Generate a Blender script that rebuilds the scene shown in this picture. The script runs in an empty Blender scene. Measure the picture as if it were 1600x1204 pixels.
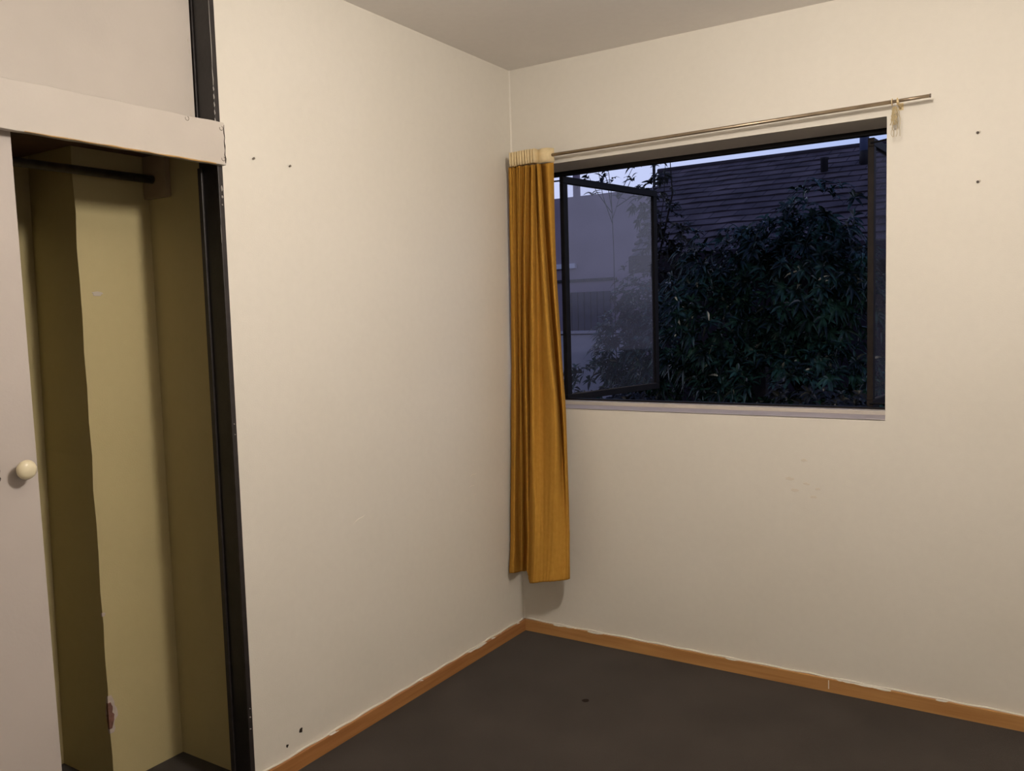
import bpy, bmesh, math, random
from mathutils import Vector, Matrix, noise
PI = math.pi
random.seed(7)
S = bpy.context.scene
col = S.collection

# ---------------------------------------------------------------- camera
def cam_matrix(yaw, pitch, roll, loc):
    cy, sy, cp, sp = math.cos(yaw), math.sin(yaw), math.cos(pitch), math.sin(pitch)
    f = Vector((sy*cp, cy*cp, sp)); r = Vector((cy, -sy, 0)); u = r.cross(f)
    cr, sr = math.cos(roll), math.sin(roll)
    r2 = cr*r + sr*u; u2 = -sr*r + cr*u
    m = Matrix.Identity(4)
    for i in range(3):
        m[i][0], m[i][1], m[i][2], m[i][3] = r2[i], u2[i], -f[i], loc[i]
    return m
cd = bpy.data.cameras.new('camera')
cd.sensor_width = 36; cd.lens = 1320.46*36/1600; cd.clip_start = 0.05; cd.clip_end = 200
cam = bpy.data.objects.new('camera', cd); col.objects.link(cam)
cam.matrix_world = cam_matrix(-0.57120, -0.07820, -0.02870, (1.9457, -3.0738, 1.3621))
S.camera = cam

# ---------------------------------------------------------------- view and sky (dusk)
S.view_settings.view_transform = 'Standard'; S.view_settings.look = 'None'
S.view_settings.exposure = 0.0; S.view_settings.gamma = 1.0; S.view_settings.use_curve_mapping = False
w = bpy.data.worlds.new('dusk_sky'); S.world = w; w.use_nodes = True
nt = w.node_tree; nt.nodes.clear()
tc = nt.nodes.new('ShaderNodeTexCoord'); sx = nt.nodes.new('ShaderNodeSeparateXYZ')
rp = nt.nodes.new('ShaderNodeValToRGB'); bg = nt.nodes.new('ShaderNodeBackground'); wo = nt.nodes.new('ShaderNodeOutputWorld')
nt.links.new(tc.outputs['Generated'], sx.inputs[0]); nt.links.new(sx.outputs['Z'], rp.inputs[0])
nt.links.new(bg.outputs[0], wo.inputs[0])
e = rp.color_ramp.elements
e[0].position = 0.0; e[0].color = (0.20, 0.20, 0.32, 1)
e[1].position = 1.0; e[1].color = (0.06, 0.075, 0.16, 1)
a = e.new(0.055); a.color = (0.66, 0.68, 0.95, 1)
a = e.new(0.25); a.color = (0.68, 0.74, 1.0, 1)
a = e.new(0.42); a.color = (0.14, 0.17, 0.32, 1)
# the sky turns bluer and dimmer towards the right (away from the last of the sunset)
rx = nt.nodes.new('ShaderNodeMapRange'); rx.inputs[1].default_value = -.62; rx.inputs[2].default_value = .05; rx.inputs[3].default_value = 0; rx.inputs[4].default_value = 1
nt.links.new(sx.outputs['X'], rx.inputs[0])
mz = nt.nodes.new('ShaderNodeMix'); mz.data_type = 'RGBA'; mz.blend_type = 'MULTIPLY'; mz.inputs['B'].default_value = (.50, .64, .86, 1)
rx2 = nt.nodes.new('ShaderNodeMapRange'); rx2.inputs[1].default_value = .25; rx2.inputs[2].default_value = .6; rx2.inputs[3].default_value = 1; rx2.inputs[4].default_value = 0  # unseen far-right sky brightened again, added for the left pane's reflection
nt.links.new(sx.outputs['X'], rx2.inputs[0])
rm = nt.nodes.new('ShaderNodeMath'); rm.operation = 'MULTIPLY'; nt.links.new(rx.outputs[0], rm.inputs[0]); nt.links.new(rx2.outputs[0], rm.inputs[1])
nt.links.new(rm.outputs[0], mz.inputs['Factor']); nt.links.new(rp.outputs[0], mz.inputs['A']); nt.links.new(mz.outputs['Result'], bg.inputs[0])
bg.inputs[1].default_value = 1.0
BULB = 255.0      # radiance of the room's bare bulb

# ---------------------------------------------------------------- materials
def mat(name, base=(.5,.5,.5), rough=.6, metal=0, spec=.5, noise_amt=0, nscale=5, bump=0, bscale=200, detail=4):
    m = bpy.data.materials.new(name); m.use_nodes = True
    n = m.node_tree; b = n.nodes['Principled BSDF']
    b.inputs['Base Color'].default_value = (*base, 1); b.inputs['Roughness'].default_value = rough
    b.inputs['Metallic'].default_value = metal; b.inputs['Specular IOR Level'].default_value = spec
    if noise_amt:
        t = n.nodes.new('ShaderNodeTexCoord'); z = n.nodes.new('ShaderNodeTexNoise')
        z.inputs['Scale'].default_value = nscale; z.inputs['Detail'].default_value = detail
        n.links.new(t.outputs['Object'], z.inputs['Vector'])
        r = n.nodes.new('ShaderNodeValToRGB')
        lo = tuple(max(0, c*(1-noise_amt)) for c in base); hi = tuple(min(1, c*(1+noise_amt)) for c in base)
        r.color_ramp.elements[0].position = .3; r.color_ramp.elements[1].position = .7
        r.color_ramp.elements[0].color = (*lo, 1); r.color_ramp.elements[1].color = (*hi, 1)
        n.links.new(z.outputs[0], r.inputs[0]); n.links.new(r.outputs[0], b.inputs['Base Color'])
    if bump:
        t = n.nodes.new('ShaderNodeTexCoord'); z = n.nodes.new('ShaderNodeTexNoise')
        z.inputs['Scale'].default_value = bscale; z.inputs['Detail'].default_value = 3
        n.links.new(t.outputs['Object'], z.inputs['Vector'])
        q = n.nodes.new('ShaderNodeBump'); q.inputs['Strength'].default_value = bump; q.inputs['Distance'].default_value = .002
        n.links.new(z.outputs[0], q.inputs['Height']); n.links.new(q.outputs[0], b.inputs['Normal'])
    return m

def wall_mat(name, base, dirt):
    """matt paint, roller texture, faint patchy grime of its own"""
    m = mat(name, base, .75, spec=.25, bump=.18, bscale=260)
    n = m.node_tree; b = n.nodes['Principled BSDF']; L = n.links
    t = n.nodes.new('ShaderNodeTexCoord')
    z1 = n.nodes.new('ShaderNodeTexNoise'); z1.inputs['Scale'].default_value = 1.7; z1.inputs['Detail'].default_value = 5
    z2 = n.nodes.new('ShaderNodeTexNoise'); z2.inputs['Scale'].default_value = 38; z2.inputs['Detail'].default_value = 4
    L.new(t.outputs['Object'], z1.inputs['Vector']); L.new(t.outputs['Object'], z2.inputs['Vector'])
    r1 = n.nodes.new('ShaderNodeMapRange'); r1.inputs[1].default_value = .42; r1.inputs[2].default_value = .75; r1.inputs[3].default_value = 0; r1.inputs[4].default_value = .55
    L.new(z1.outputs[0], r1.inputs[0])
    mx = n.nodes.new('ShaderNodeMix'); mx.data_type = 'RGBA'
    mx.inputs['A'].default_value = (*base, 1); mx.inputs['B'].default_value = (*dirt, 1)
    L.new(r1.outputs[0], mx.inputs['Factor'])
    r2 = n.nodes.new('ShaderNodeMapRange'); r2.inputs[1].default_value = .3; r2.inputs[2].default_value = .7; r2.inputs[3].default_value = .985; r2.inputs[4].default_value = 1.01
    L.new(z2.outputs[0], r2.inputs[0])
    mm = n.nodes.new('ShaderNodeMix'); mm.data_type = 'RGBA'; mm.blend_type = 'MULTIPLY'; mm.inputs['Factor'].default_value = 1
    L.new(mx.outputs['Result'], mm.inputs['A']); L.new(r2.outputs[0], mm.inputs['B'])
    L.new(mm.outputs['Result'], b.inputs['Base Color'])
    return m

def wood_mat(name, c1, c2, knot, axis='X', paint=None, ztop=0):
    """pine with stretched grain, a few knots and (for the skirtings) a ragged line of wall paint along the top"""
    m = mat(name, c1, .45, spec=.4); n = m.node_tree; b = n.nodes['Principled BSDF']; L = n.links
    t = n.nodes.new('ShaderNodeTexCoord'); mp = n.nodes.new('ShaderNodeMapping')
    mp.inputs['Scale'].default_value = (2, 40, 40) if axis == 'X' else (40, 2, 40)
    L.new(t.outputs['Object'], mp.inputs[0])
    z = n.nodes.new('ShaderNodeTexNoise'); z.inputs['Scale'].default_value = 1.6; z.inputs['Detail'].default_value = 6
    L.new(mp.outputs[0], z.inputs['Vector'])
    r = n.nodes.new('ShaderNodeValToRGB'); r.color_ramp.elements[0].position = .3; r.color_ramp.elements[1].position = .72
    r.color_ramp.elements[0].color = (*c2, 1); r.color_ramp.elements[1].color = (*c1, 1)
    L.new(z.outputs[0], r.inputs[0])
    v = n.nodes.new('ShaderNodeTexVoronoi'); v.inputs['Scale'].default_value = 3.4
    L.new(t.outputs['Object'], v.inputs['Vector'])
    k = n.nodes.new('ShaderNodeMapRange'); k.inputs[1].default_value = .02; k.inputs[2].default_value = .055; k.inputs[3].default_value = 1; k.inputs[4].default_value = 0
    L.new(v.outputs['Distance'], k.inputs[0])
    mx = n.nodes.new('ShaderNodeMix'); mx.data_type = 'RGBA'; mx.inputs['B'].default_value = (*knot, 1)
    L.new(k.outputs[0], mx.inputs['Factor']); L.new(r.outputs[0], mx.inputs['A'])
    out = mx.outputs['Result']
    if paint:
        s = n.nodes.new('ShaderNodeSeparateXYZ'); L.new(t.outputs['Object'], s.inputs[0])
        zz = n.nodes.new('ShaderNodeTexNoise'); zz.inputs['Scale'].default_value = 9; zz.inputs['Detail'].default_value = 5
        L.new(t.outputs['Object'], zz.inputs['Vector'])
        a = n.nodes.new('ShaderNodeMath'); a.operation = 'MULTIPLY_ADD'; a.inputs[1].default_value = .035
        L.new(zz.outputs[0], a.inputs[0]); L.new(s.outputs['Z'], a.inputs[2])
        g = n.nodes.new('ShaderNodeMath'); g.operation = 'GREATER_THAN'; g.inputs[1].default_value = ztop + .0205
        L.new(a.outputs[0], g.inputs[0])
        m2 = n.nodes.new('ShaderNodeMix'); m2.data_type = 'RGBA'; m2.inputs['B'].default_value = (*paint, 1)
        L.new(g.outputs[0], m2.inputs['Factor']); L.new(out, m2.inputs['A']); out = m2.outputs['Result']
    L.new(out, b.inputs['Base Color'])
    return m

WHITE = (.70, .665, .60)
M = {}
M['wall'] = wall_mat('wall_paint', WHITE, (.665, .625, .55))
M['ceiling'] = wall_mat('ceiling_paint', (.80, .765, .73), (.77, .73, .69))
M['closet'] = wall_mat('closet_paint', (.50, .425, .23), (.46, .39, .19))
M['joinery'] = mat('white_joinery_paint', (.51, .465, .42), .5, spec=.4, noise_amt=.04, nscale=6, bump=.15, bscale=120)
M['door'] = mat('white_door_paint', (.49, .44, .41), .55, spec=.35, noise_amt=.04, nscale=3, bump=.15, bscale=120)
M['black'] = mat('black_gloss_paint', (.012, .010, .010), .35, spec=.5, noise_amt=.3, nscale=30, bump=.3, bscale=60)
M['black2'] = mat('black_worn_paint', (.020, .016, .016), .45, spec=.5, noise_amt=.3, nscale=30, bump=.3, bscale=60)
M['chip'] = mat('grey_paint_chip', (.35, .33, .31), .7)
M['darkwood'] = mat('dark_stained_board', (.10, .045, .03), .6, noise_amt=.25, nscale=12)
M['cleat'] = mat('brown_painted_cleat', (.34, .26, .17), .6, noise_amt=.1, nscale=12)
M['rail'] = mat('tarnished_steel', (.13, .12, .11), .4, metal=.8, noise_amt=.3, nscale=30)
M['rod'] = mat('dull_brass_tube', (.34, .27, .19), .38, metal=.75, noise_amt=.12, nscale=30)
M['knob'] = mat('cream_plastic', (.74, .66, .46), .3, spec=.5)
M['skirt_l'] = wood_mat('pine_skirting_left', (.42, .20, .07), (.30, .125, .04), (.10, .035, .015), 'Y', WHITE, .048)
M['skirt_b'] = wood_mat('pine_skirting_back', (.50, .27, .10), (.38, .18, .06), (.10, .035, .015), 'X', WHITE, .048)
M['brick'] = mat('chipped_plaster_core', (.17, .08, .06), .9, noise_amt=.3, nscale=60)
M['plaster'] = mat('broken_plaster', (.50, .42, .38), .9, noise_amt=.1, nscale=60)
M['steel'] = mat('black_steel_window_paint', (.006, .0055, .007), .6, spec=.2, noise_amt=.3, nscale=20)
M['brown'] = mat('brown_black_window_paint', (.012, .008, .007), .6, spec=.2, noise_amt=.3, nscale=20)
M['sill'] = mat('white_sill_paint', (.50, .45, .45), .6, spec=.4, noise_amt=.06, nscale=9, bump=.2, bscale=100)
M['tape'] = mat('cream_header_tape', (.70, .56, .33), .9, spec=.1, noise_amt=.06, nscale=60)
M['thread'] = mat('frayed_cream_thread', (.42, .34, .20), .9, spec=.1)
M['hole'] = mat('dark_drill_hole', (.03, .022, .018), .9, spec=.1)
M['metal'] = mat('dull_metal', (.20, .17, .14), .4, metal=.7)
M['darkmetal'] = mat('rusty_dark_metal', (.05, .035, .028), .6, metal=.3)
M['scratch'] = mat('light_scratch', (.86, .81, .72), .8)
M['mark'] = mat('grey_scuff', (.50, .45, .39), .8)

def carpet():
    m = mat('dark_brown_carpet', (.05, .045, .04), .95, spec=.1); n = m.node_tree; b = n.nodes['Principled BSDF']; L = n.links
    t = n.nodes.new('ShaderNodeTexCoord')
    z1 = n.nodes.new('ShaderNodeTexNoise'); z1.inputs['Scale'].default_value = 380; z1.inputs['Detail'].default_value = 3
    z2 = n.nodes.new('ShaderNodeTexNoise'); z2.inputs['Scale'].default_value = 3.2; z2.inputs['Detail'].default_value = 6
    L.new(t.outputs['Object'], z1.inputs['Vector']); L.new(t.outputs['Object'], z2.inputs['Vector'])
    r = n.nodes.new('ShaderNodeValToRGB'); r.color_ramp.elements[0].position = .3; r.color_ramp.elements[1].position = .7
    r.color_ramp.elements[0].color = (.034, .027, .022, 1); r.color_ramp.elements[1].color = (.050, .041, .034, 1)
    L.new(z2.outputs[0], r.inputs[0])
    k = n.nodes.new('ShaderNodeMapRange'); k.inputs[1].default_value = .3; k.inputs[2].default_value = .7; k.inputs[3].default_value = .55; k.inputs[4].default_value = 1.4
    L.new(z1.outputs[0], k.inputs[0])
    mm = n.nodes.new('ShaderNodeMix'); mm.data_type = 'RGBA'; mm.blend_type = 'MULTIPLY'; mm.inputs['Factor'].default_value = 1
    L.new(r.outputs[0], mm.inputs['A']); L.new(k.outputs[0], mm.inputs['B']); L.new(mm.outputs['Result'], b.inputs['Base Color'])
    q = n.nodes.new('ShaderNodeBump'); q.inputs['Strength'].default_value = .6; q.inputs['Distance'].default_value = .004
    L.new(z1.outputs[0], q.inputs['Height']); L.new(q.outputs[0], b.inputs['Normal'])
    b.inputs['Sheen Weight'].default_value = .1
    return m
M['carpet'] = carpet()

def fabric():
    m = bpy.data.materials.new('mustard_curtain_cloth'); m.use_nodes = True
    n = m.node_tree; L = n.links; b = n.nodes['Principled BSDF']; o = n.nodes['Material Output']
    b.inputs['Roughness'].default_value = .85; b.inputs['Specular IOR Level'].default_value = .05
    b.inputs['Sheen Weight'].default_value = 0
    t = n.nodes.new('ShaderNodeTexCoord')
    z = n.nodes.new('ShaderNodeTexNoise'); z.inputs['Scale'].default_value = 60; L.new(t.outputs['Object'], z.inputs['Vector'])
    r = n.nodes.new('ShaderNodeValToRGB'); r.color_ramp.elements[0].position = .3; r.color_ramp.elements[1].position = .7
    r.color_ramp.elements[0].color = (.49, .25, .042, 1); r.color_ramp.elements[1].color = (.55, .29, .052, 1)
    L.new(z.outputs[0], r.inputs[0]); L.new(r.outputs[0], b.inputs['Base Color'])
    w1 = n.nodes.new('ShaderNodeTexWave'); w1.inputs['Scale'].default_value = 300; w1.bands_direction = 'Z'; L.new(t.outputs['Object'], w1.inputs['Vector'])
    q = n.nodes.new('ShaderNodeBump'); q.inputs['Strength'].default_value = .12; q.inputs['Distance'].default_value = .001
    L.new(w1.outputs[0], q.inputs['Height']); L.new(q.outputs[0], b.inputs['Normal'])
    tr = n.nodes.new('ShaderNodeBsdfTranslucent'); tr.inputs[0].default_value = (.5, .24, .04, 1)
    mx = n.nodes.new('ShaderNodeMixShader'); mx.inputs[0].default_value = .18
    L.new(b.outputs[0], mx.inputs[1]); L.new(tr.outputs[0], mx.inputs[2]); L.new(mx.outputs[0], o.inputs[0])
    return m
M['fabric'] = fabric()

def dusty_glass(name, dust, tint):
    m = bpy.data.materials.new(name); m.use_nodes = True
    n = m.node_tree; L = n.links; n.nodes.remove(n.nodes['Principled BSDF']); o = n.nodes['Material Output']
    tp = n.nodes.new('ShaderNodeBsdfTransparent'); tp.inputs[0].default_value = (.97, .97, .985, 1)
    gl = n.nodes.new('ShaderNodeBsdfGlossy'); gl.inputs['Roughness'].default_value = .03
    fr = n.nodes.new('ShaderNodeFresnel'); fr.inputs[0].default_value = 1.75
    geo = n.nodes.new('ShaderNodeNewGeometry'); iv = n.nodes.new('ShaderNodeMath'); iv.operation = 'SUBTRACT'; iv.inputs[0].default_value = 1; L.new(geo.outputs['Backfacing'], iv.inputs[1])
    fm = n.nodes.new('ShaderNodeMath'); fm.operation = 'MULTIPLY'; L.new(fr.outputs[0], fm.inputs[0]); L.new(iv.outputs[0], fm.inputs[1])
    m1 = n.nodes.new('ShaderNodeMixShader'); L.new(fm.outputs[0], m1.inputs[0]); L.new(tp.outputs[0], m1.inputs[1]); L.new(gl.outputs[0], m1.inputs[2])
    df = n.nodes.new('ShaderNodeBsdfDiffuse'); df.inputs[0].default_value = (*tint, 1)
    tl = n.nodes.new('ShaderNodeBsdfTranslucent'); tl.inputs[0].default_value = (*tint, 1)
    m2 = n.nodes.new('ShaderNodeMixShader'); m2.inputs[0].default_value = .8; L.new(df.outputs[0], m2.inputs[1]); L.new(tl.outputs[0], m2.inputs[2])
    t = n.nodes.new('ShaderNodeTexCoord'); mp = n.nodes.new('ShaderNodeMapping'); mp.inputs['Scale'].default_value = (14, 14, 5)
    z = n.nodes.new('ShaderNodeTexNoise'); z.inputs['Scale'].default_value = 1.5; z.inputs['Detail'].default_value = 6
    L.new(t.outputs['Object'], mp.inputs[0]); L.new(mp.outputs[0], z.inputs['Vector'])
    k = n.nodes.new('ShaderNodeMapRange'); k.inputs[1].default_value = .3; k.inputs[2].default_value = .7; k.inputs[3].default_value = dust*.85; k.inputs[4].default_value = dust*1.15
    L.new(z.outputs[0], k.inputs[0])
    m3 = n.nodes.new('ShaderNodeMixShader'); L.new(k.outputs[0], m3.inputs[0]); L.new(m1.outputs[0], m3.inputs[1]); L.new(m2.outputs[0], m3.inputs[2])
    L.new(m3.outputs[0], o.inputs[0])
    return m
M['glass'] = dusty_glass('dusty_window_glass', .036, (.8, .8, .85))
M['glass2'] = dusty_glass('window_glass', .06, (.8, .8, .85))

def leafmat(name, c, hi, rough=.38):
    m = mat(name, c, rough, spec=.6); n = m.node_tree; b = n.nodes['Principled BSDF']; L = n.links
    t = n.nodes.new('ShaderNodeTexCoord'); z = n.nodes.new('ShaderNodeTexNoise'); z.inputs['Scale'].default_value = 9; z.inputs['Detail'].default_value = 2
    L.new(t.outputs['Object'], z.inputs['Vector'])
    r = n.nodes.new('ShaderNodeValToRGB'); r.color_ramp.elements[0].position = .45; r.color_ramp.elements[1].position = .75
    r.color_ramp.elements[0].color = (*c, 1); r.color_ramp.elements[1].color = (*hi, 1)
    L.new(z.outputs[0], r.inputs[0]); L.new(r.outputs[0], b.inputs['Base Color'])
    return m
M['leaf'] = leafmat('dark_glossy_leaf', (.007, .022, .016), (.075, .21, .16), .27)  # bright second tone paints leaf highlights in random patches
M['leaf2'] = leafmat('olive_leaf', (.010, .011, .007), (.035, .038, .022))
M['vine'] = leafmat('vine_leaf', (.030, .028, .018), (.10, .095, .06))
M['leafdark'] = leafmat('shade_leaf', (.006, .006, .007), (.018, .018, .018))
M['stem'] = mat('dark_bark', (.03, .022, .018), .8, noise_amt=.3, nscale=30)
M['soil'] = mat('dark_garden_soil', (.02, .018, .014), .95, noise_amt=.3, nscale=3)
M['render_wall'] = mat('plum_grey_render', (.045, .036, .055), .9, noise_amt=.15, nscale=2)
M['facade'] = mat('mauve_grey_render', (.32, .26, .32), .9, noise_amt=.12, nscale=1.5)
M['pale'] = mat('pale_blue_white_paint', (.75, .75, .85), .8, noise_amt=.06, nscale=3)
M['panel'] = mat('dark_garage_boards', (.045, .045, .08), .8, noise_amt=.2, nscale=6)
M['stone'] = mat('grey_garden_stone', (.05, .045, .045), .9, noise_amt=.3, nscale=14)
M['pipe'] = mat('blue_grey_flue', (.10, .13, .24), .6)
M['pipe2'] = mat('dark_flashing', (.015, .013, .018), .7)
def tilemat():
    m = mat('roof_tiles', (.04, .034, .06), .7, spec=.3); n = m.node_tree; b = n.nodes['Principled BSDF']; L = n.links
    t = n.nodes.new('ShaderNodeTexCoord'); mp = n.nodes.new('ShaderNodeMapping'); mp.inputs['Scale'].default_value = (3.4, 1, 1)
    z = n.nodes.new('ShaderNodeTexNoise'); z.inputs['Scale'].default_value = 3.0; z.inputs['Detail'].default_value = 6
    L.new(t.outputs['Object'], z.inputs['Vector'])
    br = n.nodes.new('ShaderNodeTexBrick'); br.inputs['Scale'].default_value = 1; br.inputs['Brick Width'].default_value = .30; br.inputs['Row Height'].default_value = .25
    br.inputs['Mortar Size'].default_value = .008; br.inputs['Color1'].default_value = (.19, .15, .165, 1); br.inputs['Color2'].default_value = (.115, .092, .11, 1); br.inputs['Mortar'].default_value = (.06, .048, .06, 1)
    L.new(t.outputs['UV'], br.inputs['Vector'])
    r = n.nodes.new('ShaderNodeMapRange'); r.inputs[1].default_value = .3; r.inputs[2].default_value = .7; r.inputs[3].default_value = .6; r.inputs[4].default_value = 1.5
    L.new(z.outputs[0], r.inputs[0])
    mm = n.nodes.new('ShaderNodeMix'); mm.data_type = 'RGBA'; mm.blend_type = 'MULTIPLY'; mm.inputs['Factor'].default_value = 1
    L.new(br.outputs['Color'], mm.inputs['A']); L.new(r.outputs[0], mm.inputs['B']); L.new(mm.outputs['Result'], b.inputs['Base Color'])
    return m
M['tile'] = tilemat()
def emis(name, c, s):
    m = bpy.data.materials.new(name); m.use_nodes = True; n = m.node_tree; b = n.nodes['Principled BSDF']
    b.inputs['Emission Color'].default_value = (*c, 1); b.inputs['Emission Strength'].default_value = s
    return m
M['bulb'] = emis('warm_bulb_glass', (1.0, .90, .79), BULB)

# ---------------------------------------------------------------- helpers
def link(name, bm, m, parent=None, smooth=False, bevel=0):
    me = bpy.data.meshes.new(name); bmesh.ops.recalc_face_normals(bm, faces=bm.faces[:]); bm.to_mesh(me); bm.free()
    o = bpy.data.objects.new(name, me); col.objects.link(o)
    me.materials.append(m)
    if smooth:
        for p in me.polygons: p.use_smooth = True
    if parent: o.parent = parent
    if bevel:
        b = o.modifiers.new('bevel', 'BEVEL'); b.width = bevel; b.segments = 2; b.limit_method = 'ANGLE'
    return o
def box(bm, x0, x1, y0, y1, z0, z1):
    v = [bm.verts.new((x, y, z)) for x in (x0, x1) for y in (y0, y1) for z in (z0, z1)]
    for f in ((0,1,3,2),(4,6,7,5),(0,4,5,1),(2,3,7,6),(0,2,6,4),(1,5,7,3)): bm.faces.new([v[i] for i in f])
    return v
def boxes(*bs):
    bm = bmesh.new()
    for b in bs: box(bm, *b)
    return bm
def tube(bm, pts, r, seg=12, caps=True):
    pts = [Vector(p) for p in pts]; rings = []
    rr = r if isinstance(r, (list, tuple)) else [r]*len(pts)
    for i, p in enumerate(pts):
        d = (pts[min(i+1, len(pts)-1)] - pts[max(i-1, 0)]).normalized()
        ref = Vector((0,0,1)) if abs(d.z) < .9 else Vector((1,0,0))
        a = d.cross(ref).normalized(); b = d.cross(a)
        rings.append([bm.verts.new(p + rr[i]*(math.cos(2*PI*k/seg)*a + math.sin(2*PI*k/seg)*b)) for k in range(seg)])
    for i in range(len(rings)-1):
        for k in range(seg):
            bm.faces.new((rings[i][k], rings[i][(k+1)%seg], rings[i+1][(k+1)%seg], rings[i+1][k]))
    if caps: bm.faces.new(rings[0]); bm.faces.new(rings[-1][::-1])
def lathe(bm, prof, origin, axis, seg=24):
    """profile (distance along axis, radius) turned about axis"""
    ax = Vector(axis).normalized(); ref = Vector((0,0,1)) if abs(ax.z) < .9 else Vector((1,0,0))
    a = ax.cross(ref).normalized(); b = ax.cross(a); o = Vector(origin); rings = []
    for h, r in prof:
        rings.append([bm.verts.new(o + ax*h + max(r, 1e-4)*(math.cos(2*PI*k/seg)*a + math.sin(2*PI*k/seg)*b)) for k in range(seg)])
    for i in range(len(rings)-1):
        for k in range(seg):
            bm.faces.new((rings[i][k], rings[i][(k+1)%seg], rings[i+1][(k+1)%seg], rings[i+1][k]))
    bm.faces.new(rings[0]); bm.faces.new(rings[-1][::-1])
def empty(name, loc=(0,0,0)):
    o = bpy.data.objects.new(name, None); col.objects.link(o); o.location = loc; o.empty_display_size = .05; return o
def tag(o, label=None, cat=None, group=None, kind=None):
    if label: o['label'] = label
    if cat: o['category'] = cat
    if group: o['group'] = group
    if kind: o['kind'] = kind
    return o
def adopt(root, *obs):
    """children keep their world place under a root that stands at its base"""
    for o in obs:
        o.parent = root; o.matrix_parent_inverse = Matrix.Translation(root.location).inverted()
def struct(name, bm, m, label=None, **k):
    o = link(name, bm, m, **k); tag(o, label, None, None, 'structure'); return o
def blob(name, c, n_axis, r, m, parent=None, seed=0, thick=.0012, stretch=(1,1)):
    """small irregular mark standing a hair proud of the surface"""
    rnd = random.Random(seed); bm = bmesh.new(); ring = []; ring2 = []
    for k in range(12):
        a = 2*PI*k/12; q = r*(.75 + .5*rnd.random()); u, v = q*math.cos(a)*stretch[0], q*math.sin(a)*stretch[1]
        if n_axis == 'x': p = Vector((0, u, v)); d = Vector((thick, 0, 0))
        else: p = Vector((u, 0, v)); d = Vector((0, -thick, 0))
        ring.append(bm.verts.new(Vector(c) + p)); ring2.append(bm.verts.new(Vector(c) + p*.85 + d))
    for k in range(12): bm.faces.new((ring[k], ring[(k+1)%12], ring2[(k+1)%12], ring2[k]))
    bm.faces.new(ring2)
    return link(name, bm, m, parent)

# ---------------------------------------------------------------- room shell
H = 2.4; XR = 3.3; YF = -4.0
WX0, WX1, WZ0, WZ1, WT = .05, 1.469, .985, 1.993, .23
SILL = (WZ0)
flo = struct('floor', boxes((-.95, XR+.1, YF-.1, 0, -.1, 0)), M['carpet'], 'dark brown carpet with faint stains')
struct('ceiling', boxes((-.95, XR+.1, YF-.1, WT, H, H+.1)), M['ceiling'], 'plain grey-white plaster ceiling')
wb = struct('wall_back', boxes((-.08, WX0, 0, WT, 0, H), (WX1, XR+.1, 0, WT, 0, H), (WX0, WX1, 0, WT, WZ1, H), (WX0, WX1, 0, WT, 0, WZ0)), M['wall'], 'off-white wall with the window')
wl = struct('wall_left', boxes((-.08, 0, -1.498, 0, 0, H)), M['wall'], 'off-white wall between wardrobe and corner')
struct('wall_outside', boxes((-9, -.95, 0, .23, -.5, 4.6), (XR+.1, 9, 0, .23, -.5, 4.6), (-.95, XR+.1, .0, .23, H+.1, 4.6), (-.95, XR+.1, 0, .23, -.5, -.1), (-.95, -.08, 0, .23, -.1, H+.1)), mat('brown_brick_face', (.14, .08, .06), .9, noise_amt=.2, nscale=8), 'unseen brown outer face of the building, added to shade the garden')  # unseen outer wall, added to keep low sky light off the foliage
struct('wall_right', boxes((XR, XR+.1, YF, 0, 0, H)), M['wall'], 'off-white wall out of view on the right')
struct('wall_front', boxes((-.95, XR+.1, YF-.1, YF, 0, H)), M['wall'], 'off-white wall behind the viewer')
struct('wall_closet_side', boxes((-.95, -.08, -1.451, -1.36, 0, H)), M['closet'], 'olive cream end wall inside the wardrobe')
struct('wall_closet_back', boxes((-.95, -.674, YF, -1.451, 0, H)), M['closet'], 'olive cream back wall deep inside the wardrobe')
bm = bmesh.new()
n_ = 24; L0 = []; 
for k in range(n_+1):
    z = H*k/n_; yl = -1.688 + .022*z/1.8; yr = -1.452
    L0.append([bm.verts.new(p) for p in ((-.674, yl, z), (-.401+.0015*math.sin(k*1.9), -1.690+.0018*math.sin(k*2.7), z), (-.401, yr, z), (-.674, yr, z))])
for k in range(n_):
    for j in range(4): bm.faces.new((L0[k][j], L0[k][(j+1)%4], L0[k+1][(j+1)%4], L0[k+1][j]))
bm.faces.new(L0[0]); bm.faces.new(L0[-1])
duct = struct('wall_closet_step', bm, M['closet'], 'olive cream boxed-out duct wall inside the wardrobe')
# broken plaster on the duct's corner
bm = bmesh.new(); rnd = random.Random(3)
def chipmesh(zc, hh, ww, seed, dep=.0035):
    b_ = bmesh.new(); r_ = random.Random(seed); A = []; n = 10
    for k in range(n+1):
        t = k/n; z = zc - hh/2 + hh*t; wdt = ww*(.35+.65*math.sin(PI*t))*(.7+.6*r_.random())
        A.append([b_.verts.new((-.401-wdt*.5, -1.690-dep, z)), b_.verts.new((-.401+dep, -1.690-dep, z)), b_.verts.new((-.401+dep, -1.690+wdt, z))])
    for k in range(n):
        b_.faces.new((A[k][0], A[k][1], A[k+1][1], A[k+1][0])); b_.faces.new((A[k][1], A[k][2], A[k+1][2], A[k+1][1]))
    return b_
c1 = link('plaster_chip', chipmesh(.225, .115, .022, 2, .003), M['plaster'], duct); tag(c1, 'broken pale plaster on the corner')
c2 = link('plaster_chip', chipmesh(.222, .080, .011, 5, .0045), M['brick'], duct); tag(c2, 'dark core showing through the broken corner')
c3 = link('plaster_chip', chipmesh(.53, .012, .008, 8, .003), M['plaster'], duct)
blob('scuff', (-.400, -1.64, 1.47), 'x', .012, M['mark'], duct, 5, .0008, (1.4, .5))

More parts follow.
